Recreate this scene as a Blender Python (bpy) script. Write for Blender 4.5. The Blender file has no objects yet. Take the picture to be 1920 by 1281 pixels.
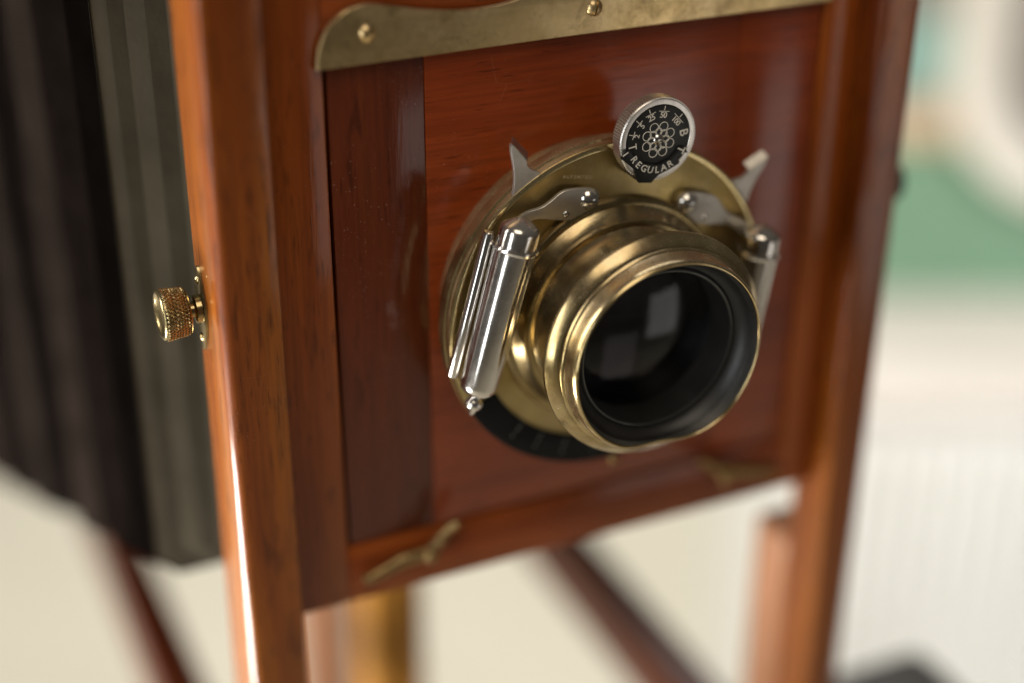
import bpy, bmesh, math, random
from mathutils import Vector, Matrix
random.seed(7)
D = bpy.data
SC = bpy.context.scene
COL = SC.collection
R_ = math.radians
AX = 1.0                       # height of the lens axis above the floor (m)
def W(p):                      # millimetres from the lens axis -> metres in the world
    return Vector((p[0]*.001, p[1]*.001, p[2]*.001 + AX))

# ------------------------------------------------------------------ camera
cd = D.cameras.new('camera'); cam = D.objects.new('camera', cd); COL.objects.link(cam)
cam.matrix_world = Matrix.Translation(W((-142.071, -270.781, 147.521))) @ Matrix((
    (0.908351, 0.191967, -0.371547), (-0.418186, 0.426258, -0.802138), (0.004391, 0.883998, 0.467469))).to_4x4()
cd.sensor_width = 36; cd.lens = 56.15
cd.clip_start = .01; cd.clip_end = 60
cd.dof.use_dof = True; cd.dof.focus_distance = .3085; cd.dof.aperture_fstop = 2.7
SC.camera = cam

# ------------------------------------------------------------------ light
wd = D.worlds.new('World'); SC.world = wd; wd.use_nodes = True
wb = wd.node_tree.nodes['Background']; wb.inputs[0].default_value = (1.0, .90, .78, 1); wb.inputs[1].default_value = .05
def area(name, loc, target, sx, sy, power, col):
    l = D.lights.new(name, 'AREA'); l.shape = 'RECTANGLE'; l.size = sx; l.size_y = sy; l.energy = power; l.color = col
    o = D.objects.new(name, l); COL.objects.link(o); o.location = W(loc)
    o.rotation_euler = (W(target) - W(loc)).to_track_quat('-Z', 'Y').to_euler()
    return o
area('window_left', (-1400, 520, 480), (-80, 0, -20), .42, 1.1, 26, (1.0, .95, .87))
area('window_front', (-1250, -620, 60), (-20, -10, 0), .19, 1.1, 6.0, (.95, .98, 1.0))
area('window_right', (1120, -1480, -480), (20, 0, 20), .62, .75, 1.7, (1.0, .95, .90))
area('floor_patch_fill', (-300, 45, -217), (-79, -4, -62), .20, .095, 2.1, (1.0, .97, .93))  # added lamp in place of a sunlit floor patch, for the post edge glint
area('ceiling_lamp', (-300, -800, 1500), (0, 0, 0), 1.0, 1.0, 10, (1.0, .87, .70))
bk = area('ceiling_panel', (700, 1500, 1700), (700, 1300, -1000), 1.8, 1.8, 37, (1.0, .97, .91))
bk.data.spread = R_(110)
sl = D.lights.new('cabinet_fill_spot', 'SPOT'); sl.energy = 34; sl.spot_size = R_(42); sl.spot_blend = .5; sl.shadow_soft_size = .15; sl.color = (.97, .98, 1.0)  # added fill spot, brightens the cabinet and the board on it
so = D.objects.new('cabinet_fill_spot', sl); COL.objects.link(so); so.location = W((420, -700, 520))
so.rotation_euler = (W((690, 250, -330)) - so.location).to_track_quat('-Z', 'Y').to_euler()
SC.view_settings.view_transform = 'Standard'; SC.view_settings.look = 'None'
SC.view_settings.exposure = 0.14; SC.view_settings.gamma = 1.0
SC.render.engine = 'CYCLES'
SC.cycles.max_bounces = 8; SC.cycles.caustics_reflective = False; SC.cycles.caustics_refractive = False
SC.cycles.sample_clamp_indirect = 4
SC.cycles.use_denoising = True

# ------------------------------------------------------------------ materials
def mat(name):
    m = D.materials.new(name); m.use_nodes = True
    nt = m.node_tree; return m, nt, nt.nodes['Principled BSDF']
def node(nt, t, **kw):
    n = nt.nodes.new(t)
    for k, v in kw.items():
        if k in n.inputs: n.inputs[k].default_value = v
        else: setattr(n, k, v)
    return n
def coords(nt, scale=(1, 1, 1), loc=(0, 0, 0), rot=(0, 0, 0)):
    tc = node(nt, 'ShaderNodeTexCoord'); mp = node(nt, 'ShaderNodeMapping')
    mp.inputs['Scale'].default_value = scale; mp.inputs['Location'].default_value = loc; mp.inputs['Rotation'].default_value = rot
    nt.links.new(tc.outputs['Object'], mp.inputs[0]); return mp.outputs[0]
def noise(nt, vec, scale=1.0, detail=3.0, rough=.55, dist=0.0):
    n = node(nt, 'ShaderNodeTexNoise', Scale=scale, Detail=detail, Roughness=rough, Distortion=dist)
    nt.links.new(vec, n.inputs['Vector']); return n.outputs['Fac']
def ramp(nt, fac, stops):
    r = node(nt, 'ShaderNodeValToRGB'); e = r.color_ramp.elements
    while len(e) > 1: e.remove(e[-1])
    e[0].position = stops[0][0]; e[0].color = (*stops[0][1], 1) if len(stops[0][1]) == 3 else stops[0][1]
    for p, c in stops[1:]:
        k = e.new(p); k.color = (*c, 1)
    nt.links.new(fac, r.inputs[0]); return r.outputs[0]
def g(v): return (v, v, v)
def mixc(nt, fac, a, b, mode='MIX'):
    m = node(nt, 'ShaderNodeMix', data_type='RGBA', blend_type=mode)
    for sock, v in ((m.inputs[0], fac), (m.inputs[6], a), (m.inputs[7], b)):
        if hasattr(v, 'links'): nt.links.new(v, sock)
        elif isinstance(v, (int, float)): sock.default_value = v
        else: sock.default_value = (*v, 1)
    return m.outputs[2]
def bump(nt, h, bsdf, strength, dist):
    b = node(nt, 'ShaderNodeBump', Strength=strength, Distance=dist)
    nt.links.new(h, b.inputs['Height']); nt.links.new(b.outputs[0], bsdf.inputs['Normal'])
    return b

def wood(name, dark, mid, light, axis='Z', coat=.5, crough=.09, seed=0., dust=.35, rough=.5, fleck=.62):
    m, nt, b = mat(name)
    L = nt.links
    def sc(al, ac):
        s = [ac, ac, ac]; s['XYZ'.index(axis)] = al; return s
    off = (seed, seed*.7, seed*1.3)
    fig = noise(nt, coords(nt, sc(7, 95), off), 1, 4, .55, .35)           # broad figure
    fib = noise(nt, coords(nt, sc(45, 1100), off), 1, 3, .6, .2)         # fine fibres
    por = noise(nt, coords(nt, sc(140, 1900), off), 1, 2, .5)            # open pores
    flk = noise(nt, coords(nt, sc(90, 520), off), 1, 2, .5)              # dark flecks
    c1 = ramp(nt, fig, [(.28, dark), (.5, mid), (.74, light)])
    c2 = mixc(nt, .45, c1, ramp(nt, fib, [(.3, g(.45)), (.62, g(1.12))]), 'MULTIPLY')
    c3 = mixc(nt, ramp(nt, flk, [(fleck, g(0)), (fleck+.12, g(.5))]), c2, [v*.35 for v in dark])
    c4 = mixc(nt, ramp(nt, por, [(.63, g(0)), (.72, g(.6))]), c3, [v*.3 for v in dark])
    sp = noise(nt, coords(nt, (2600, 2600, 2600), off), 1, 1, .4)
    pat = noise(nt, coords(nt, (60, 60, 60), off), 1, 2, .5)
    dm = mixc(nt, 1.0, ramp(nt, sp, [(.72, g(0)), (.78, g(dust))]), ramp(nt, pat, [(.42, g(0)), (.62, g(1))]), 'MULTIPLY')
    c5 = mixc(nt, dm, c4, (.42, .34, .27))
    wv = node(nt, 'ShaderNodeTexVoronoi', feature='DISTANCE_TO_EDGE', Scale=1.0)
    L.new(coords(nt, (85, 85, 210), off, (.5, .3, .7)), wv.inputs['Vector'])
    scm = noise(nt, coords(nt, (45, 45, 45), (seed+9, 2, 1)), 1, 3, .6)
    sm = mixc(nt, 1.0, ramp(nt, wv.outputs['Distance'], [(.0, g(.2)), (.010, g(0))]), ramp(nt, scm, [(.56, g(0)), (.66, g(1))]), 'MULTIPLY')
    c5 = mixc(nt, sm, c5, (.36, .20, .11))
    L.new(c5, b.inputs['Base Color'])
    smu = noise(nt, coords(nt, (38, 38, 38), off), 1, 4, .6)
    L.new(ramp(nt, smu, [(.3, g(crough*.6)), (.7, g(crough*1.9))]), b.inputs['Coat Roughness'])
    b.inputs['Roughness'].default_value = rough
    b.inputs['Coat Weight'].default_value = coat
    b.inputs['Coat IOR'].default_value = 1.5
    b.inputs['Specular IOR Level'].default_value = .10
    wav = noise(nt, coords(nt, sc(14, 160), off), 1, 2, .5)
    h = mixc(nt, .55, wav, por)
    bp = bump(nt, h, b, .15, .00025)
    L.new(bp.outputs[0], b.inputs['Coat Normal'])
    return m

def metal(name, lo, hi, rlo, rhi, dust=.5, brush=None, stain=None, dustc=(.45, .40, .33), seed=0.):
    m, nt, b = mat(name); L = nt.links
    off = (seed, seed, seed)
    n1 = noise(nt, coords(nt, (110, 110, 110), off), 1, 5, .62, .3)
    n2 = noise(nt, coords(nt, (900, 900, 900), off), 1, 3, .6)
    col = ramp(nt, n1, [(.3, lo), (.66, hi)])
    if stain:
        n3 = noise(nt, coords(nt, (70, 70, 70), (seed+3, 1, 2)), 1, 6, .7, .8)
        col = mixc(nt, ramp(nt, n3, [(.55, g(0)), (.72, g(.8))]), col, stain)
    b.inputs['Metallic'].default_value = 1.0
    sp = noise(nt, coords(nt, (3000, 3000, 3000), off), 1, 1, .4)
    pat = noise(nt, coords(nt, (75, 75, 75), (seed+1, 5, 2)), 1, 3, .6)
    dm = mixc(nt, 1.0, ramp(nt, sp, [(.66, g(0)), (.75, g(dust))]), ramp(nt, pat, [(.38, g(.15)), (.62, g(1))]), 'MULTIPLY')
    film = mixc(nt, 1.0, ramp(nt, pat, [(.4, g(0)), (.75, g(dust*.35))]), dm, 'ADD')
    ge = node(nt, 'ShaderNodeNewGeometry'); sx = node(nt, 'ShaderNodeSeparateXYZ'); L.new(ge.outputs['Normal'], sx.inputs[0])
    settle = ramp(nt, sx.outputs['Z'], [(.35, g(0)), (.95, g(dust*.75))])          # dust lies on what faces up
    film = mixc(nt, 1.0, film, mixc(nt, 1.0, settle, ramp(nt, pat, [(.3, g(.45)), (.65, g(1))]), 'MULTIPLY'), 'ADD')
    cl = node(nt, 'ShaderNodeClamp'); L.new(film, cl.inputs[0]); film = cl.outputs[0]
    L.new(mixc(nt, film, col, dustc), b.inputs['Base Color'])
    inv = node(nt, 'ShaderNodeMath', operation='SUBTRACT'); inv.inputs[0].default_value = 1.0
    L.new(film, inv.inputs[1]); L.new(inv.outputs[0], b.inputs['Metallic'])
    r = ramp(nt, n1, [(.28, g(rhi)), (.72, g(rlo))])
    L.new(mixc(nt, .25, r, ramp(nt, n2, [(.35, g(rlo*.7)), (.7, g(rhi*1.25))])), b.inputs['Roughness'])
    if brush:
        n4 = noise(nt, coords(nt, brush, off), 1, 2, .5)
        bump(nt, mixc(nt, .3, n4, n2), b, .12, .0001)
    else:
        bump(nt, n2, b, .05, .00008)
    return m

def plain(name, col, rough=.6, spec=.4, var=.12, scale=60, bmp=.0, metallic=0., dist=.0003):
    m, nt, b = mat(name)
    n = noise(nt, coords(nt, (scale,)*3), 1, 4, .6)
    c = ramp(nt, n, [(.3, [v*(1-var) for v in col]), (.7, [min(1, v*(1+var)) for v in col])])
    nt.links.new(c, b.inputs['Base Color'])
    b.inputs['Roughness'].default_value = rough; b.inputs['Specular IOR Level'].default_value = spec
    b.inputs['Metallic'].default_value = metallic
    if bmp: bump(nt, noise(nt, coords(nt, (scale*12,)*3), 1, 2, .5), b, bmp, dist)
    return m

M = {}
M['post'] = wood('mahogany_post', (.13, .023, .003), (.24, .059, .005), (.33, .100, .008), 'Z', seed=.3, coat=.7, crough=.10, fleck=.565)
M['frame'] = wood('mahogany_frame', (.16, .029, .004), (.26, .055, .006), (.33, .082, .010), 'Z', seed=1.1)
M['frame_h'] = wood('mahogany_rail', (.17, .029, .004), (.25, .047, .006), (.31, .070, .010), 'X', seed=2.2)
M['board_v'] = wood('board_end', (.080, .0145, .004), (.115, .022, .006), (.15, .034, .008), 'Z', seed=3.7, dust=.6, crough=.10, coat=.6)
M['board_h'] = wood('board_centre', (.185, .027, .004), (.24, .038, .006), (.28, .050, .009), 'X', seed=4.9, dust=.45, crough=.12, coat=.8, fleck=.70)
M['rail'] = wood('bed_wood', (.05, .010, .004), (.08, .017, .006), (.12, .03, .009), 'Y', seed=5.5)
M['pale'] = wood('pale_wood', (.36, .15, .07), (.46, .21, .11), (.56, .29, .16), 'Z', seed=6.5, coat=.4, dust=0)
M['honey'] = wood('honey_wood', (.36, .145, .018), (.46, .20, .028), (.54, .26, .05), 'Z', seed=7.5, coat=.4, dust=0)
M['plate'] = metal('brass_plate', (.44, .30, .125), (.72, .53, .26), .28, .42, .4, brush=(60, 60, 2600), stain=(.17, .12, .05), seed=.4)
M['face'] = metal('brass_face', (.36, .255, .085), (.50, .37, .145), .34, .48, .5, seed=1.7)
M['brass'] = metal('brass_barrel', (.22, .15, .058), (.43, .33, .155), .14, .27, .4, brush=(40, 2400, 40), stain=(.22, .15, .06), seed=2.6)
M['rim'] = metal('brass_rim', (.52, .40, .17), (.70, .56, .28), .16, .28, .36, brush=(40, 1800, 40), dustc=(.5, .45, .40), seed=4.2)
M['knob'] = metal('brass_knob', (.24, .17, .07), (.42, .33, .16), .18, .30, .2, seed=3.3)
M['button'] = metal('brass_button', (.23, .145, .055), (.35, .23, .09), .30, .42, .12, seed=8.1)
M['nickel'] = metal('nickel', (.56, .52, .47), (.76, .73, .69), .11, .20, .25, brush=(1500, 1500, 60), seed=5.1)
M['nickel_dull'] = metal('nickel_dull', (.46, .42, .37), (.62, .58, .52), .42, .55, .4, seed=6.1)
M['dial_rim'] = metal('dial_rim', (.60, .56, .51), (.74, .71, .66), .28, .38, .35, seed=7.1)
M['black'] = plain('black_enamel', (.012, .012, .011), .38, .4, .3, 300, .1)
M['scale'] = plain('scale_black', (.007, .007, .0065), .6, .12, .3, 300)
M['lining'] = plain('black_lining', (.014, .013, .012), .42, .45, .3, 200, .1)
M['lip'] = metal('worn_lip', (.20, .195, .18), (.36, .35, .33), .30, .45, .3, seed=9.3)
M['ring_edge'] = metal('ring_edge', (.05, .05, .047), (.11, .11, .10), .30, .45, .2, seed=9.9)
M['print'] = plain('worn_white_print', (.72, .66, .56), .55, .4, .2, 900)
M['faint'] = plain('faint_print', (.09, .085, .075), .55, .4, .3, 900)
M['engrave'] = plain('engraved_line', (.46, .36, .20), .5, .5, .4, 1500)
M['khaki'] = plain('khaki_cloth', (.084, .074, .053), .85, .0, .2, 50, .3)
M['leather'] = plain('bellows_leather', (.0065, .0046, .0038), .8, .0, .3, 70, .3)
M['khaki_shade'] = plain('khaki_fold_shade', (.054, .047, .033), .85, .0, .25, 50, .3)  # darker copy of the khaki, shade of the folds put into the colour
M['leather_lit'] = plain('bellows_leather_lit', (.017, .0125, .010), .8, .0, .3, 70, .3)  # lighter copy of the leather, light on the pleats put into the colour
M['leather_shade'] = plain('bellows_leather_shade', (.003, .0023, .002), .8, .0, .3, 70, .3)  # darker copy of the leather, shade on the pleats put into the colour
M['dark_metal'] = plain('dark_metal', (.02, .018, .016), .45, .4, .2, 80)
M['floor'] = plain('cream_floor', (.50, .468, .385), .55, .3, .05, 5)
M['white'] = plain('white_paint', (.86, .86, .82), .5, .3, .03, 8)
M['pinkish'] = plain('pinkish_paint', (.74, .69, .64), .5, .3, .03, 8)
M['green'] = plain('green_paint', (.19, .33, .22), .6, .3, .08, 12)
M['teal'] = plain('teal_paint', (.36, .56, .50), .6, .3, .06, 12)
M['peach'] = plain('peach_paint', (.70, .52, .36), .6, .3, .05, 12)
M['stone'] = plain('grey_cream_paint', (.40, .36, .32), .6, .3, .05, 12)
M['cream'] = plain('cream_paint', (.90, .85, .76), .5, .3, .03, 12)
# the lens glass
m, nt, b = mat('lens_glass')
b.inputs['Base Color'].default_value = (.25, .23, .27, 1); b.inputs['Transmission Weight'].default_value = 1.0
b.inputs['IOR'].default_value = 1.42
sp = noise(nt, coords(nt, (2400,)*3), 1, 1, .4)
nt.links.new(ramp(nt, sp, [(.5, g(.06)), (.8, g(.2))]), b.inputs['Roughness'])
b.inputs['Coat Weight'].default_value = 0.0
M['glass'] = m

# ------------------------------------------------------------------ mesh helpers (all coordinates in mm from the lens axis)
ORG = {}
def thing(name, base, label, cat, group=None):
    o = D.objects.new(name, None); COL.objects.link(o); o.location = W(base); o.empty_display_size = .02
    ORG[o.name] = W(base)
    o['label'] = label; o['category'] = cat
    if group: o['group'] = group
    return o
def make(name, vf, material, parent, sharp=38, label=None):
    v, f = vf
    me = D.meshes.new(name)
    org = ORG[parent.name] if parent is not None else Vector((0, 0, 0))
    me.from_pydata([W(p) - org for p in v], [], f)
    me.validate(); me.update()
    bm = bmesh.new(); bm.from_mesh(me); bmesh.ops.recalc_face_normals(bm, faces=bm.faces); bm.to_mesh(me); bm.free()
    me.shade_smooth(); me.set_sharp_from_angle(angle=R_(sharp))
    me.materials.append(M[material] if isinstance(material, str) else material)
    o = D.objects.new(name, me); COL.objects.link(o); o.parent = parent
    ORG[o.name] = org
    if label: o['label'] = label
    return o
def bmvf(bm):
    bm.verts.index_update()
    r = ([tuple(v.co) for v in bm.verts], [[v.index for v in f.verts] for f in bm.faces]); bm.free(); return r
def join(*parts):
    V, F = [], []
    for v, f in parts:
        n = len(V); V += list(v); F += [[i + n for i in q] for q in f]
    return V, F
def box(x0, x1, y0, y1, z0, z1, bev=.6, seg=3):
    bm = bmesh.new()
    bmesh.ops.create_cube(bm, size=1)
    for v in bm.verts:
        v.co = Vector(((x0+x1)/2 + v.co.x*(x1-x0), (y0+y1)/2 + v.co.y*(y1-y0), (z0+z1)/2 + v.co.z*(z1-z0)))
    if bev: bmesh.ops.bevel(bm, geom=list(bm.edges), offset=bev, segments=seg, profile=.5, affect='EDGES', clamp_overlap=True)
    return bmvf(bm)
def lathe(prof, c=(0, 0), seg=144, close=False, fn=None):
    """revolve (y, r) about the Y axis through (x, z) = c"""
    V, F = [], []; n = len(prof)
    for k in range(seg):
        a = 2*math.pi*k/seg
        for y, r in prof:
            if fn: y, r = fn(a, y, r)
            V.append((c[0] + r*math.cos(a), y, c[1] + r*math.sin(a)))
    m = n if close else n-1
    for k in range(seg):
        k2 = (k+1) % seg
        for j in range(m):
            j2 = (j+1) % n
            F.append([k*n+j, k*n+j2, k2*n+j2, k2*n+j])
    return V, F
def smooth(pts, n=6, closed=True):
    out = []; N = len(pts)
    rng = range(N) if closed else range(N-1)
    for i in rng:
        if closed: p = [pts[(i+k) % N] for k in (-1, 0, 1, 2)]
        else: p = [pts[max(0, min(N-1, i+k))] for k in (-1, 0, 1, 2)]
        for s in range(n):
            t = s/n
            out.append(tuple(.5*(2*p[1][d] + (p[2][d]-p[0][d])*t + (2*p[0][d]-5*p[1][d]+4*p[2][d]-p[3][d])*t*t
                              + (3*p[1][d]-p[0][d]-3*p[2][d]+p[3][d])*t**3) for d in range(len(p[1]))))
    if not closed: out.append(pts[-1])
    return out
def prism(outline, y0, y1, bev=.18, seg=2):
    """outline in (x, z), front face at y0 (towards the viewer), back at y1"""
    bm = bmesh.new()
    a = [bm.verts.new((x, y0, z)) for x, z in outline]; b2 = [bm.verts.new((x, y1, z)) for x, z in outline]
    n = len(outline)
    f = bm.faces.new(a); bm.faces.new(b2[::-1])
    for i in range(n): bm.faces.new((a[i], b2[i], b2[(i+1) % n], a[(i+1) % n]))
    bmesh.ops.recalc_face_normals(bm, faces=bm.faces)
    if bev:
        bmesh.ops.bevel(bm, geom=list(f.edges), offset=bev, segments=seg, profile=.5, affect='EDGES', clamp_overlap=True)
    return bmvf(bm)
def tube(path, radii, seg=20, flat=1.0, cap=True):
    """swept round bar through 3-D points; flat squeezes it along Y"""
    V, F = [], []; n = len(path)
    P = [Vector(p) for p in path]
    for i in range(n):
        t = (P[min(n-1, i+1)] - P[max(0, i-1)]).normalized()
        u = t.cross(Vector((0, 1, 0)))
        if u.length < 1e-3: u = t.cross(Vector((0, 0, 1)))
        u.normalize(); w = u.cross(t).normalized()
        r = radii[i] if hasattr(radii, '__len__') else radii
        for k in range(seg):
            a = 2*math.pi*k/seg
            V.append(tuple(P[i] + u*math.cos(a)*r + w*math.sin(a)*r*flat))
    for i in range(n-1):
        for k in range(seg):
            F.append([i*seg+k, i*seg+(k+1) % seg, (i+1)*seg+(k+1) % seg, (i+1)*seg+k])
    if cap: F += [list(range(seg))[::-1], [(n-1)*seg+k for k in range(seg)]]
    return V, F
def screw(x, y, z, r, h, ang=0., slot=.22, depth=.35, n=12, m=24):
    """domed slotted head standing on the plane y, bulging towards -y"""
    Rs = (r*r + h*h)/(2*h); V, F = [], []
    ca, sa = math.cos(ang), math.sin(ang); hs = slot/2
    def P(u, v, hh): V.append((x + u*ca - v*sa, y - hh, z + u*sa + v*ca)); return len(V)-1
    def H(u, v): return h - (Rs - math.sqrt(max(0, Rs*Rs - u*u - v*v)))
    for sg in (1, -1):
        rows = []
        for i in range(n+1):
            v = hs + (r*.9995-hs)*math.sin(math.pi/2*i/n); w = math.sqrt(r*r - v*v)
            us = [w*math.sin(math.pi/2*(2*k/m-1)) for k in range(m+1)]
            rows.append([P(u, v*sg, H(u, v)) for u in us])
        for i in range(n):
            for k in range(m): F.append([rows[i][k], rows[i][k+1], rows[i+1][k+1], rows[i+1][k]])
        w = math.sqrt(r*r - hs*hs)
        us = [w*math.sin(math.pi/2*(2*k/m-1)) for k in range(m+1)]
        lo = [P(u, hs*sg, max(-.2, H(u, hs)-depth)) for u in us]; hi = [P(u, hs*sg, H(u, hs)) for u in us]
        for k in range(m): F.append([lo[k], lo[k+1], hi[k+1], hi[k]])
        if sg == 1: la = lo
        else:
            for k in range(m): F.append([la[k], la[k+1], lo[k+1], lo[k]])
    q = 64
    a0 = [P(r*math.cos(2*math.pi*k/q), r*math.sin(2*math.pi*k/q), .02) for k in range(q)]; a1 = [P(r*math.cos(2*math.pi*k/q), r*math.sin(2*math.pi*k/q), -.3) for k in range(q)]
    for k in range(q): F.append([a0[k], a0[(k+1) % q], a1[(k+1) % q], a1[k]])
    return V, F
def dome(x, y, z, r, h, seg=32):
    prof = [(y+.2, r)] + [(y-h*math.sin(t*math.pi/2/8), r*math.cos(t*math.pi/2/8)+1e-4) for t in range(9)]
    return lathe(prof, (x, z), seg)
def rotate(vf, deg, c=(0, 0)):
    a = R_(deg); ca, sa = math.cos(a), math.sin(a)
    return [(c[0]+(x-c[0])*ca-(z-c[1])*sa, y, c[1]+(x-c[0])*sa+(z-c[1])*ca) for x, y, z in vf[0]], vf[1]
MIR = R_(78.5*2)
def mirror2(p):                # mirror an (x, z) point about the shutter's own upright (leaning to 78.5 degrees)
    c, s = math.cos(MIR), math.sin(MIR); return (c*p[0]+s*p[1], s*p[0]-c*p[1])
def mirror(vf):
    V = []
    for x, y, z in vf[0]:
        a, b2 = mirror2((x, z)); V.append((a, y, b2))
    return V, vf[1]
def text(body, size, pos, ang, y, thick=.05, spacing=1.0):
    """flat lettering in the XZ plane; ang turns it counter-clockwise as seen by the viewer"""
    cu = D.curves.new('t', 'FONT'); cu.body = body; cu.size = size; cu.align_x = 'CENTER'; cu.align_y = 'CENTER'
    cu.extrude = thick; cu.resolution_u = 3; cu.space_character = spacing; cu.offset = size*.012
    o = D.objects.new('t', cu); COL.objects.link(o)
    dg = bpy.context.evaluated_depsgraph_get(); me = o.evaluated_get(dg).to_mesh()
    ca, sa = math.cos(ang), math.sin(ang)
    V = [(pos[0]+v.co.x*ca-v.co.y*sa, y-v.co.z, pos[1]+v.co.x*sa+v.co.y*ca) for v in me.vertices]
    F = [list(p.vertices) for p in me.polygons]
    o.evaluated_get(dg).to_mesh_clear(); D.objects.remove(o); D.curves.remove(cu)
    return V, F
def bar2(p, q, w, y, t=.05):
    p, q = Vector(p), Vector(q); d = (q-p).normalized(); n = Vector((-d.y, d.x))*w/2
    return prism([tuple(p+n), tuple(q+n), tuple(q-n), tuple(p-n)], y-t, y+t, 0)

# ------------------------------------------------------------------ the setting
FZ = -AX*1000
fl = make('floor', ([(-6000, -5000, FZ), (6000, -5000, FZ), (6000, 7000, FZ), (-6000, 7000, FZ)], [[0, 1, 2, 3]]), 'floor', None)
fl['kind'] = 'structure'

# ------------------------------------------------------------------ the wooden view camera
cam_t = thing('view_camera', (0, 0, -180), 'antique mahogany view camera with black bellows and brass fittings', 'camera')
def zbar(x0, x1, y0, y1, z0, z1, ro, outer):
    def corner(cx, cy, sx, sy, r, n=7):
        return [(cx - sx*r + sx*r*math.cos(t), cy - sy*r + sy*r*math.sin(t)) for t in [math.pi/2*k/n for k in range(n+1)]]
    xo, xi = (x0, x1) if outer < 0 else (x1, x0); so = -1 if outer < 0 else 1
    a = corner(xo, y0, so, -1, ro); b_ = corner(xi, y0, -so, -1, .45, 3); c = corner(xi, y1, -so, 1, .5, 3); d = corner(xo, y1, so, 1, .9, 3)
    o = a + b_[::-1] + c + d[::-1]; n = len(o)
    V, F = [], []; zs = [z0 + (z1-z0)*k/40 for k in range(41)]
    for k, z in enumerate(zs):
        for q, (x, y) in enumerate(o):
            wob = .018*math.sin(z*.21 + q) + .012*math.sin(z*.57 + 2*q)        # hand-planed unevenness
            V.append((x + wob*.6, y + wob, z))
    for k in range(40):
        for q in range(n): F.append([k*n+q, k*n+(q+1) % n, (k+1)*n+(q+1) % n, (k+1)*n+q])
    return V, F + [list(range(n))[::-1], [40*n+q for q in range(n)]]
# two upright posts (rounded outer edges)
make('post', zbar(-79.7, -67.8, -6.2, 12, -165, 112, 2.3, -1), 'post', cam_t)
make('post', zbar(65.0, 75.8, -6.2, 7.5, -165, 112, 1.8, 1), 'post', cam_t)
# sliding front panel: stiles and rails round the lens board
pan = make('front_panel', box(-67.5, -55.2, 0, 9, -66.5, 96, .5, 2), 'frame', cam_t)
make('stile', box(55.4, 64.8, 0, 9, -66.5, 96, .5, 2), 'frame', pan)
make('rail', box(-55.2, 55.4, .05, 9, -66.5, -52.4, .4, 2), 'frame_h', pan)
make('rail', box(-55.2, 55.4, .05, 9, 57.6, 96, .4, 2), 'frame_h', pan)
make('backing', box(-55.15, 55.35, 6.5, 9.2, -52.3, 57.5, 0), 'black', pan)
# brass keeper plate over the top of the lens board
half = [(-56.8, 54.9), (-56.6, 57.2), (-56.0, 59.6), (-54.4, 62.4), (-51.8, 64.7), (-49.4, 65.7), (-46.4, 66.0), (-42, 65.2),
        (-35.3, 63.7), (-29, 62.9), (-23.5, 62.7), (-18, 63.2), (-12, 64.8), (-6, 66.4), (0, 67.0)]
top = smooth(half, 5, False)
outline = top + [(-x*.985, z) for x, z in top[-2::-1]]
pl = make('keeper_plate', prism(outline, -1.55, -.15, .3, 3), 'plate', cam_t, 30, 'tarnished brass keeper plate with wavy top edge')
for i, (x, z) in enumerate(((-46.85, 60.7), (-.05, 60.0), (46.5, 60.7))):
    make('screw', screw(x, -1.5, z, 1.75, 1.05, (.5, 1.35, .2)[i], .45, .5), 'plate', pl)
# turn buttons holding the lens board
def turn_button(mx):
    path = smooth([(-52.6, -1.6, -59.9), (-51.2, -2.3, -59.6), (-48, -2.3, -58.6), (-44, -2.3, -57.2), (-40.5, -2.4, -56.9), (-37.4, -2.5, -56.6),
                   (-35.4, -2.6, -54.6), (-33.8, -2.8, -52.4), (-32.2, -3.5, -50.6), (-31.0, -4.2, -49.6)], 5, False)
    if mx < 0:      # the right button stands flatter
        path = smooth([(-52.6, -1.6, -60.2), (-51.2, -2.3, -59.4), (-48, -2.4, -58.2), (-44, -2.5, -57.0), (-40.5, -2.6, -55.9), (-37.4, -2.6, -55.0),
                       (-35.4, -2.5, -53.8), (-33.8, -2.5, -52.8), (-32.2, -2.5, -51.8), (-30.6, -2.4, -51.0)], 5, False)
    n = len(path); rr = []
    for i in range(n):
        t = i/(n-1)
        rr.append(1.05 + .55*math.exp(-((t-.36)/.2)**2) + .25*math.exp(-((t-.62)/.1)**2))
    rr[0] = .5; rr[1] = .85; rr[-1] = .6
    b_ = tube([(p[0]*mx, p[1], p[2]) for p in path], rr, 18, .9)
    o = make('turn_button', b_, 'button', cam_t, 60)
    make('screw', dome(-37.6*mx, -3.6, -57.0, 1.7, 1.4), 'button', o)
    make('rivet', dome(-51.4*mx, -2.9, -59.6, .95, .9), 'button', o)
    make('rivet', dome(-34.9*mx, -3.5, -54.0, .95, .9), 'button', o)
turn_button(1); turn_button(-1)
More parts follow.
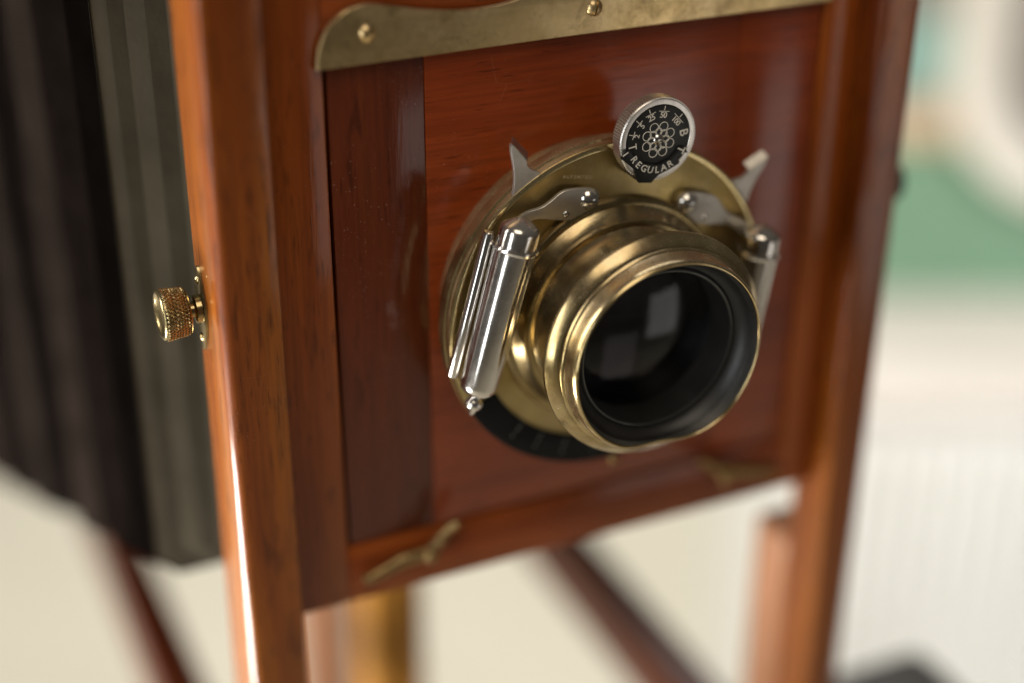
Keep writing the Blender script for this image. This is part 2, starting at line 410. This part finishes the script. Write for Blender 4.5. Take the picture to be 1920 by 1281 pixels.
# clamp knobs on the outer sides of the posts
def side_knob(s, x0, kmat):
    """axis along X at (y, z) = (7.4, 7.3); built along Y then swung round"""
    cy, cz = 7.4, 7.3
    def swing(vf): return [(s*(x0 + -y), cy + x, cz + z) for x, y, z in vf[0]], vf[1]
    o = make('knob_plate', swing(prism(smooth([(0, 9.2), (1.6, 7.2), (3.3, 3.2), (3.6, 0), (3.3, -3.2), (1.6, -7.2), (0, -9.2), (-1.6, -7.2), (-3.3, -3.2), (-3.6, 0), (-3.3, 3.2), (-1.6, 7.2)], 4), -.7, .1, .15)), kmat, cam_t)
    make('screw', swing(screw(0, -.65, 6.2, 1.0, .6, .4, .25, .3)), kmat, o)
    make('screw', swing(screw(0, -.65, -6.2, 1.0, .6, 1.4, .25, .3)), kmat, o)
    make('collar', swing(lathe([(-.6, 2.9), (-1.7, 2.8), (-1.9, 2.4), (-2.0, 1.6), (-3.6, 1.5)], seg=48)), kmat, o)
    k0, k1 = -3.3, -8.2; prof = []
    V, F = [], []; ns, nr = 304, 36
    for i in range(nr+1):
        t = i/nr; y = k0 + (k1-k0)*t; r0 = 4.75 + .55*t
        for k in range(ns):
            u = k/ns
            a1 = abs(((u*38 + t*4.2) % 1)-.5)*2; a2 = abs(((u*38 - t*4.2) % 1)-.5)*2
            h = min(a1, a2)
            edge = min(t, 1-t)*12; edge = min(1, edge)
            r = r0 - .30 + .34*min(1, h*1.6)*edge
            a = 2*math.pi*u; V.append((r*math.cos(a), y, r*math.sin(a)))
    for i in range(nr):
        for k in range(ns):
            F.append([i*ns+k, i*ns+(k+1) % ns, (i+1)*ns+(k+1) % ns, (i+1)*ns+k])
    kn = make('knob', swing((V, F)), kmat, o, 25)
    make('knob_cap', swing(lathe([(-3.3, 1.2), (-3.1, 3.2), (-3.2, 4.5), (-3.5, 4.75)], seg=64)), kmat, kn)
    make('knob_face', swing(lathe([(-8.0, 5.05), (-8.45, 5.0), (-8.7, 4.7), (-8.75, 4.35), (-8.5, 4.0), (-8.1, 3.2), (-7.8, 2.0), (-7.7, .01)], seg=64)), kmat, kn, 60)
side_knob(-1, 79.7, 'knob')
side_knob(1, 75.8, 'dark_metal')
# bellows: steep khaki folds behind the panel, then dark leather pleats opening to the rear
def ring(w, zt, zb, y):
    c = 5; x0, x1 = -1.4-w, -1.4+w
    return [(x0, y, zb+c), (x0, y, zt-c), (x0+c, y, zt), (x1-c, y, zt), (x1, y, zt-c), (x1, y, zb+c), (x1-c, y, zb), (x0+c, y, zb)]
def pleat(rings):
    V = [p for r in rings for p in r]; F = []
    for i in range(len(rings)-1):
        for k in range(8): F.append([i*8+k, i*8+(k+1) % 8, (i+1)*8+(k+1) % 8, (i+1)*8+k])
    return V, F
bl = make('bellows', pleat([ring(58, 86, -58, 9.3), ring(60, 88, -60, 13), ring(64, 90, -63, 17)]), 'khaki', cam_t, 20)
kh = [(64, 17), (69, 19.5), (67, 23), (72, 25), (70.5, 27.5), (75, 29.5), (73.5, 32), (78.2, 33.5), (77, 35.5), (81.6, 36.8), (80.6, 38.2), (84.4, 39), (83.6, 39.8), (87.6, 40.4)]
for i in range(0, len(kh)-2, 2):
    make('pleat', pleat([ring(w, 88+(w-60)*.7, -62-(w-64)*.62, y) for w, y in kh[i:i+3]]), ('khaki', 'khaki_shade')[(i//2) % 2], bl, 20)  # alternate folds take the shaded khaki
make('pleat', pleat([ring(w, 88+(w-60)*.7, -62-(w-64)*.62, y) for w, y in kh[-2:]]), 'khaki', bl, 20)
y = 40.
def at(yy, ins): d = yy-40; return ring(87.6+.15*d-ins, 107+.33*d-ins, -76.6-.37*d+ins*.9, yy)
prev = 0.
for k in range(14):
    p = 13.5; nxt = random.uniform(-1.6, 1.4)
    make('pleat', pleat([at(y, prev), at(y+p*.5, 6.5), at(y+p, nxt)]), ('leather_shade', 'leather', 'leather', 'leather_lit', 'leather', 'leather_shade', 'leather_lit')[k % 7], bl, 20)  # leather tint changes per pleat to paint the light and dark bands
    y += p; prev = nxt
make('rear_frame', box(-115, 112, y, y+22, -150, 190, 2), 'rail', cam_t)
# bed rails under the posts, end board and clamp block
make('bed_rail', box(-81.0, -67.5, -40, 270, -187, -165.2, 1.2), 'rail', cam_t)
make('bed_rail', box(59.5, 72.0, -40, 270, -187, -165.2, 1.2), 'rail', cam_t)
make('brace', box(65.6, 77.2, 7.7, 24, -164, -90, 3.0, 4), 'pale', cam_t, label='wooden brace behind the right post, its lit look put into a pale colour')  # light on the brace is put into its colour by the pale wood
make('bed_clamp', box(77.5, 128, -6, 22, -186, -152, 7, 4), 'dark_metal', cam_t, label='dark metal clamp at the foot of the right post')

# two of the stand's legs
tl = thing('stand_leg', (-8, 112, FZ), 'orange wooden stand leg close behind the front panel, right one of two', 'stand leg', 'wooden stand legs')
make('leg_bar', box(-17, .5, 100, 116, FZ+2, -112, 2, 3), 'honey', tl)
make('foot_cap', box(-18.5, 2, 98.5, 117.5, FZ, FZ+40, 2, 2), 'dark_metal', tl)
tl = thing('stand_leg', (20, 272, FZ), 'pale blurred wooden stand leg next to the left post, farther back', 'stand leg', 'wooden stand legs')
make('leg_bar', box(8, 32, 262, 285, FZ+2, -187.4, 2, 3), 'pale', tl)
make('foot_cap', box(6.5, 33.5, 260.5, 286.5, FZ, FZ+40, 2, 2), 'dark_metal', tl)

# ------------------------------------------------------------------ lens board (lifts out of the panel)
lb = thing('lens_board', (0, 3, -52), 'dark red varnished lens board with darker end strips around the shutter', 'lens board')
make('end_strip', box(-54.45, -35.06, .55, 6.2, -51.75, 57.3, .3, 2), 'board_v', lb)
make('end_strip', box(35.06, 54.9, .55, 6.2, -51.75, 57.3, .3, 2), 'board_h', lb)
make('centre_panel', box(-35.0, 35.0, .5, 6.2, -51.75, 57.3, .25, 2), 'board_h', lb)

# ------------------------------------------------------------------ shutter
sh = thing('shutter', (0, -6, -36), 'round brass leaf shutter with nickel pistons and black speed dial', 'shutter')
case = make('case', lathe([(.45, 24), (.45, 33), (-5.6, 33), (-6.0, 35.2), (-6.5, 35.9), (-7.2, 36.1), (-9.6, 36.1), (-9.8, 35.75), (-10.2, 35.75), (-10.4, 36.1), (-11.7, 36.1), (-12.2, 35.9), (-12.42, 35.4), (-12.42, 34.9)], seg=200), 'rim', sh, 30)
make('face_plate', lathe([(-12.42, 34.9), (-12.3, 34.7), (-12.32, 30), (-12.3, 20)], seg=200), 'face', sh, 50)
# black aperture scale along the lower edge of the face
def arc_plate(r0, r1, a0, a1, yf, yb, n=48, bev=.15):
    o = [(r1*math.cos(R_(a0+(a1-a0)*i/n)), r1*math.sin(R_(a0+(a1-a0)*i/n))) for i in range(n+1)]
    o += [(r0*math.cos(R_(a1-(a1-a0)*i/n)), r0*math.sin(R_(a1-(a1-a0)*i/n))) for i in range(n+1)]
    return prism(o, yf, yb, bev)
sc_ = make('aperture_scale', arc_plate(29.6, 36.0, 208, 306, -13.0, -12.2), 'scale', sh)
for a in (228, 239, 251, 264, 277, 291):
    u = R_(a); c, s = math.cos(u), math.sin(u)
    make('mark', join(bar2((30.2*c, 30.2*s), (32.6*c, 32.6*s), .32, -13.0), dome(33.6*c, -13.0, 33.6*s, .35, .06, 10)), 'faint', sc_)
make('aperture_lever', join(tube([(1.5, -12.2, -35.2), (2.0, -12.4, -37.6)], .7, 12), dome(2.0, -12.4, -37.4, 1.0, .8, 16)), 'button', sh)
for i, ch in enumerate('PATENTED'):
    t = i/7; make('engraved_letter', text(ch, .95, (-11.4+5.8*t, 30.65-1.0*t), R_(-9.8), -12.33, .012), 'engrave', sh)

# lever arms, screws, rivets
arm = [(-4.35, 25.5), (-4.75, 27.2), (-6.8, 28.25), (-10.9, 28.7), (-13.0, 28.3), (-15.0, 27.0), (-17.0, 26.0), (-19.9, 25.6), (-23.0, 24.9), (-25.6, 23.4),
       (-24.6, 21.4), (-21.4, 22.9), (-18.2, 23.6), (-15.8, 23.2), (-13.3, 22.6), (-10.8, 22.2), (-9.1, 22.7), (-7.1, 23.4), (-5.1, 24.0)]
arm_s = smooth(arm, 5)
a1 = prism(arm_s, -14.3, -13.5, .22, 3)
def bend(vf):   # the thin end of the arm is bent forward to the piston
    return [(x, y - 3.2*max(0, (-19.5-x)/6)**1.6 if x < -19.5 else y, z) for x, y, z in vf[0]], vf[1]
a1 = bend(a1)
SCR, RIV = (-6.55, 25.75), (-11.7, 23.7)
post_ = lathe([(-13.6, 1.9), (-12.2, 1.9)], SCR, 32)
for k, T in ((0, lambda v: v), (1, mirror)):
    o = make('lever_arm', T(a1), 'nickel_dull', sh, 16)
    make('spacer', T(post_), 'nickel_dull', o)
    s_ = screw(SCR[0], -14.25, SCR[1], 2.15, 1.2, R_(-8), .5, .75)
    make('screw', T(s_), 'nickel', o, 30)
    make('rivet', T(dome(RIV[0], -14.25, RIV[1], .72, .45)), 'nickel', o)
# blades standing off the rim
bl_o = smooth([(-22.3, 39.0), (-21.0, 37.4), (-19.3, 35.2), (-19.1, 34.2), (-18.2, 33.2), (-16.2, 31.8), (-18.5, 29.2), (-22.2, 27.2), (-22.0, 29.2), (-21.75, 31.7), (-22.0, 34.5), (-22.5, 37.4)], 4)
fl_o = [(-22.35, 39.05), (-18.95, 35.35), (-18.95, 34.75), (-22.35, 38.3)]
for k, T in ((0, lambda v: v), (1, mirror)):
    o = make('cocking_blade', T(prism(bl_o, -12.0, -11.1, .12)), 'nickel_dull', sh, 16)
    tab = [(-22.35, -12.1, 39.15), (-19.1, -12.1, 35.45), (-18.3, -10.4, 36.2), (-21.5, -10.4, 39.9),
           (-22.5, -11.9, 38.9), (-19.3, -11.9, 35.2), (-18.5, -10.2, 35.95), (-21.7, -10.2, 39.65)]
    make('bent_tab', T((tab, [[0, 1, 2, 3], [4, 7, 6, 5], [0, 4, 5, 1], [1, 5, 6, 2], [2, 6, 7, 3], [3, 7, 4, 0]])), 'nickel_dull' if k else 'nickel', o)
# pistons
def along(p0, p1, prof, seg=56):
    """revolve (t_mm, r) about the straight axis from p0 to p1"""
    a, b2 = Vector(p0), Vector(p1); t = (b2-a).normalized(); u = t.cross(Vector((0, 1, 0))).normalized(); v = t.cross(u)
    V, F = [], []; n = len(prof)
    for k in range(seg):
        an = 2*math.pi*k/seg
        for d, r in prof: V.append(tuple(a + t*d + (u*math.cos(an) + v*math.sin(an))*r))
    for k in range(seg):
        for j in range(n-1): F.append([k*n+j, k*n+j+1, ((k+1) % seg)*n+j+1, ((k+1) % seg)*n+j])
    return V, F
P0 = (-24.6, -18.6, 21.0); P1 = (-32.6, -18.0, -9.6)
LN = (Vector(P1)-Vector(P0)).length
for k, T in ((0, lambda v: v), (1, mirror)):
    o = make('piston', T(along(P0, P1, [(-.1, 3.6), (-.15, 4.5), (.25, 4.6), (.6, 4.45), (.8, 4.28), (LN*.5, 4.1), (LN-2.2, 3.9), (LN-.9, 3.6), (LN-.2, 2.9), (LN, 1.6), (LN+.1, .3)])), 'nickel', sh, 34)
    make('piston_cap', T(along(P0, P1, [(.1, 4.0), (-3.2, 3.9), (-3.9, 3.75), (-4.4, 3.2), (-5.2, 2.0), (-5.8, .9), (-6.0, .25), (-6.05, .02)])), 'nickel', o, 50)
    make('finial', T(along(P0, P1, [(LN-.2, 1.5), (LN+.5, 1.05), (LN+1.0, 1.1), (LN+1.5, 1.5), (LN+2.0, 1.75), (LN+2.5, 1.85), (LN+3.0, 1.7), (LN+3.5, 1.3), (LN+3.9, .9), (LN+4.5, .65), (LN+5.0, .35), (LN+5.15, .02)], 40)), 'nickel', o, 60)
    d = (Vector(P1)-Vector(P0)).normalized(); off = Vector((-4.4, 3.2, 1.0))
    q0 = Vector(P0) + off + d*-1.5; q1 = Vector(P0) + off + d*(LN-2.0)
    make('slide_rod', T(along(tuple(q0), tuple(q1), [(0, .02), (0, 1.0), (.3, 1.2), (LN-1, 1.2), (LN-.5, .9), (LN-.5, .02)], 28)), 'nickel', o)
    make('mount', T(tube([tuple(Vector(P0)+d*8+Vector((0, 3.8, 0))), tuple(Vector(P0)+d*8+Vector((1.5, 6.5, 0)))], 2.2, 18)), 'nickel_dull', o)
# speed dial
DC = (6.45, 37.35); DY = -17.1
teeth = 92; ol = []
for k in range(teeth*4):
    a = 2*math.pi*k/(teeth*4); r = 8.5 - (.0, .1, .26, .1)[k % 4]
    ol.append((DC[0]+r*math.cos(a), DC[1]+r*math.sin(a)))
dial = make('speed_dial', prism(ol, DY+.15, DY+2.9, 0), 'dial_rim', sh, 25, 'knurled nickel speed dial')
make('dial_bevel', lathe([(DY+.2, 8.3), (DY-.05, 8.1), (DY-.1, 7.8), (DY-.1, 7.15), (DY+.1, 7.0), (DY+.15, 6.9)], DC, 120), 'dial_rim', dial)
make('hub', lathe([(DY+2.9, 7.6), (DY+3.4, 7.5), (-12.2, 7.3)], DC, 64), 'dial_rim', dial)
FY = DY - .12
make('dial_face', lathe([(DY+.2, 6.95), (FY, 6.92), (FY-.05, 6.8), (FY-.05, .01)], DC, 96), 'black', dial)
PY = FY - .1
def polar(a, r): return (DC[0]+r*math.cos(R_(a)), DC[1]+r*math.sin(R_(a)))
def frac(a, den, ds):
    an = R_(a-90)
    parts = [text('1', 1.2, polar(a, 6.35), an, PY, .03)] if den != '1' else []
    if den == '1': parts = [text('1', 2.2, polar(a, 5.7), an, PY, .03), bar2(polar(a-7, 4.98), polar(a+7, 4.98), .2, PY, .03)]
    else:
        d = Vector((-math.sin(R_(a)), math.cos(R_(a))))*(.5+.32*len(den)); c = Vector(polar(a, 5.75))
        parts.append(bar2(tuple(c-d), tuple(c+d), .13, PY, .03))
        parts.append(text(den, ds, polar(a, 4.95), an, PY, .03, .92))
    return join(*parts)
for a, den, ds in ((-173, '1', 1), (163.5, '2', 1.6), (138, '5', 1.65), (110, '25', 1.65), (80, '50', 1.65), (41.5, '100', 1.6)):
    make('numeral', frac(a, den, ds), 'print', dial)
make('numeral', text('B', 2.6, polar(7, 5.6), R_(7-90), PY, .03), 'print', dial)
make('numeral', text('T', 2.4, polar(-28, 5.4), R_(-28-90), FY-.66, .03), 'print', dial)
def ringlet(c, r, w=.085, n=28):
    return lathe([(PY+.02, r-w), (PY-.03, r-w*.6), (PY-.03, r+w*.6), (PY+.02, r+w)], c, n)
ros = [ringlet(polar(22.5+45*i, 2.75), .92) for i in range(8)] + [ringlet(polar(45*i, 1.62), .74) for i in range(8)]
make('rosette', join(*ros), 'print', dial)
make('screw', screw(DC[0], PY+.05, DC[1], 1.2, .7, R_(-30), .3, .5), 'nickel', dial, 30)
# black name plate in front of the dial
np_o = [(-1.0, 36.3), (-1.25, 35.6), (-1.85, 34.85), (1.4, 31.95), (1.8, 29.9), (2.25, 29.2), (5.05, 28.75), (6.6, 30.15), (8.9, 30.9), (11.0, 31.75), (11.25, 32.2), (10.7, 33.2), (11.45, 33.95), (13.0, 33.85), (12.2, 35.2), (11.4, 35.3),
        (9.3, 33.2), (6.45, 32.3), (3.4, 33.0), (.9, 34.8), (-.1, 36.4)]
PL = FY - .62
npl = make('name_plate', prism(np_o, PL, FY-.02, .12), 'black', sh, 30, 'black plate lettered REGULAR')
make('plate_foot', prism([(2.1, 30.4), (2.35, 29.3), (5.0, 28.85), (6.3, 30.2)], PL+.3, -12.2, .1), 'black', npl)
for i, ch in enumerate('REGULAR'):
    a = -151 + i*(151-64)/6; an = R_(a+90)
    rr = 6.35 - .5*i/6
    make('letter', text(ch, 1.95, polar(a, rr), an, PL-.03, .04), 'print', npl)
make('pointer', bar2(polar(-169, 7.0), polar(-166, 8.3), .25, PL, .05), 'print', npl)

# ------------------------------------------------------------------ lens
le = thing('brass_lens', (0, -25, -24), 'brass lens barrel with dented hood rim and dark glass', 'lens')
def dent(a, y, r):
    if y > -34.2 or r < 15: return y, r
    t = min(1, (-34.2-y)/3.0)
    d = (a - R_(267) + math.pi) % (2*math.pi) - math.pi
    r -= t*1.75*math.exp(-(d/R_(19))**2); r += t*.35*math.exp(-((d-R_(44))/R_(16))**2)
    y += t*.5*math.exp(-(d/R_(24))**2)
    return y, r
prof = [(-12.2, 24.8), (-13.4, 24.8), (-13.9, 24.5), (-14.2, 23.9), (-14.3, 23.3), (-15.2, 22.6), (-16.3, 21.8), (-17.2, 21.4), (-17.7, 21.3), (-17.9, 20.9), (-18.0, 20.2), (-19.2, 19.6), (-21.5, 19.2), (-24.5, 19.2),
        (-26.4, 19.5), (-27.6, 20.3), (-28.4, 21.4), (-28.8, 22.7), (-29.1, 23.4), (-29.6, 23.85), (-30.3, 24.0), (-30.8, 23.95), (-31.1, 23.7), (-31.9, 22.95), (-32.5, 22.3), (-32.75, 21.95), (-32.85, 21.7), (-33.05, 21.65), (-33.2, 21.75), (-33.4, 21.6), (-33.6, 21.3), (-34.4, 21.1), (-35.4, 20.95), (-36.3, 20.8), (-36.8, 20.65), (-37.05, 20.5), (-37.26, 20.25), (-37.28, 20.05), (-37.1, 19.9), (-36.8, 19.85)]
barrel = make('barrel', lathe(prof, seg=220, fn=dent), 'brass', le, 32)
make('lip', lathe([(-36.85, 19.88), (-36.0, 19.75), (-34.9, 19.5)], seg=220, fn=dent), 'lip', le, 60)
make('lining', lathe([(-34.9, 19.5), (-34.3, 19.2), (-32.6, 18.2), (-32.2, 17.3)], seg=220, fn=dent), 'lining', le, 60)
make('ring_edge', lathe([(-32.56, 16.85), (-32.62, 16.7), (-32.5, 16.5)], seg=160), 'ring_edge', le, 60)
make('retaining_ring', lathe([(-32.2, 17.4), (-32.5, 17.1), (-32.55, 16.7), (-32.3, 16.35), (-31.6, 16.25), (-25.0, 15.95)], seg=160), 'lining', le, 40)
V, F = [], []
Rg = 46.
def cap(sgn, y0, rg, n=18): return [(y0 + sgn*(math.sqrt(rg*rg-(15.95*(1-i/n))**2) - math.sqrt(rg*rg-15.95**2)), max(15.95*(1-i/n), .005)) for i in range(n+1)]
front = cap(-1, -25.2, 42.); back = cap(1, -21.6, 120.)
make('glass', lathe(back[::-1] + front, seg=120), 'glass', le, 50)
make('inner_tube', lathe([(-25.0, 16.05), (-14, 15.5), (-10, 12), (-6, 11), (-2, 10.5), (-2, .01)], seg=96), 'lining', le, 40)
make('iris', lathe([(-11, 13.5), (-11.2, 8.2), (-10.9, 8.1), (-10.7, 13.5)], seg=64), 'dark_metal', le, 40)

# ------------------------------------------------------------------ background at the right
UX, UY = (.9083, -.4183), (.4183, .9083)
def YF(u, v, z):   # u to the viewer's right, v away from the viewer, measured from the camera's foot
    return (-142.07 + UX[0]*u + UY[0]*v, -270.78 + UX[1]*u + UY[1]*v, z)
def ybox(u0, u1, v0, v1, z0, z1, bev=2, seg=2):
    vf = box(u0, u1, v0, v1, z0, z1, bev, seg); return [YF(*p) for p in vf[0]], vf[1]
cb = thing('white_cabinet', YF(400, 900, FZ), 'low white cabinet with ribbed front at the right edge', 'cabinet')
make('carcass', ybox(178, 900, 752, 1100, FZ, -292, 3), 'white', cb)
make('top_board', ybox(165, 915, 738, 1105, -291.8, -276, 5, 4), 'pinkish', cb)
for i in range(30):
    u = 184 + i*14; make('rib', ybox(u, u+9, 746.5, 751.8, FZ+40, -312, 2), 'white', cb)
gb = thing('green_sign', YF(300, 900, -276), 'blurred green painted board with a cream loop standing on the cabinet', 'sign')
make('backing', ybox(150, 560, 860, 880, -275.8, 120, 3), 'green', gb)
make('upper_field', ybox(150, 560, 856, 859.8, -178, 120, 1.5), 'stone', gb)
make('patch', ybox(186, 249, 852, 855.8, -148, -101, 3), 'teal', gb)
make('patch', ybox(186, 252, 852, 855.8, -176, -152, 3), 'peach', gb)
lp = []
for i in range(41):
    a = math.pi + math.pi*i/40
    lp.append((331 + 73*math.cos(a), 846, -126 + 74*math.sin(a)))
lp = [(258, 846, 100), (258, 846, 0)] + lp + [(404, 846, 0), (404, 846, 100)]
lv = tube(lp, 15, 24, .6)
make('loop', ([YF(*p) for p in lv[0]], lv[1]), 'cream', gb, 60)
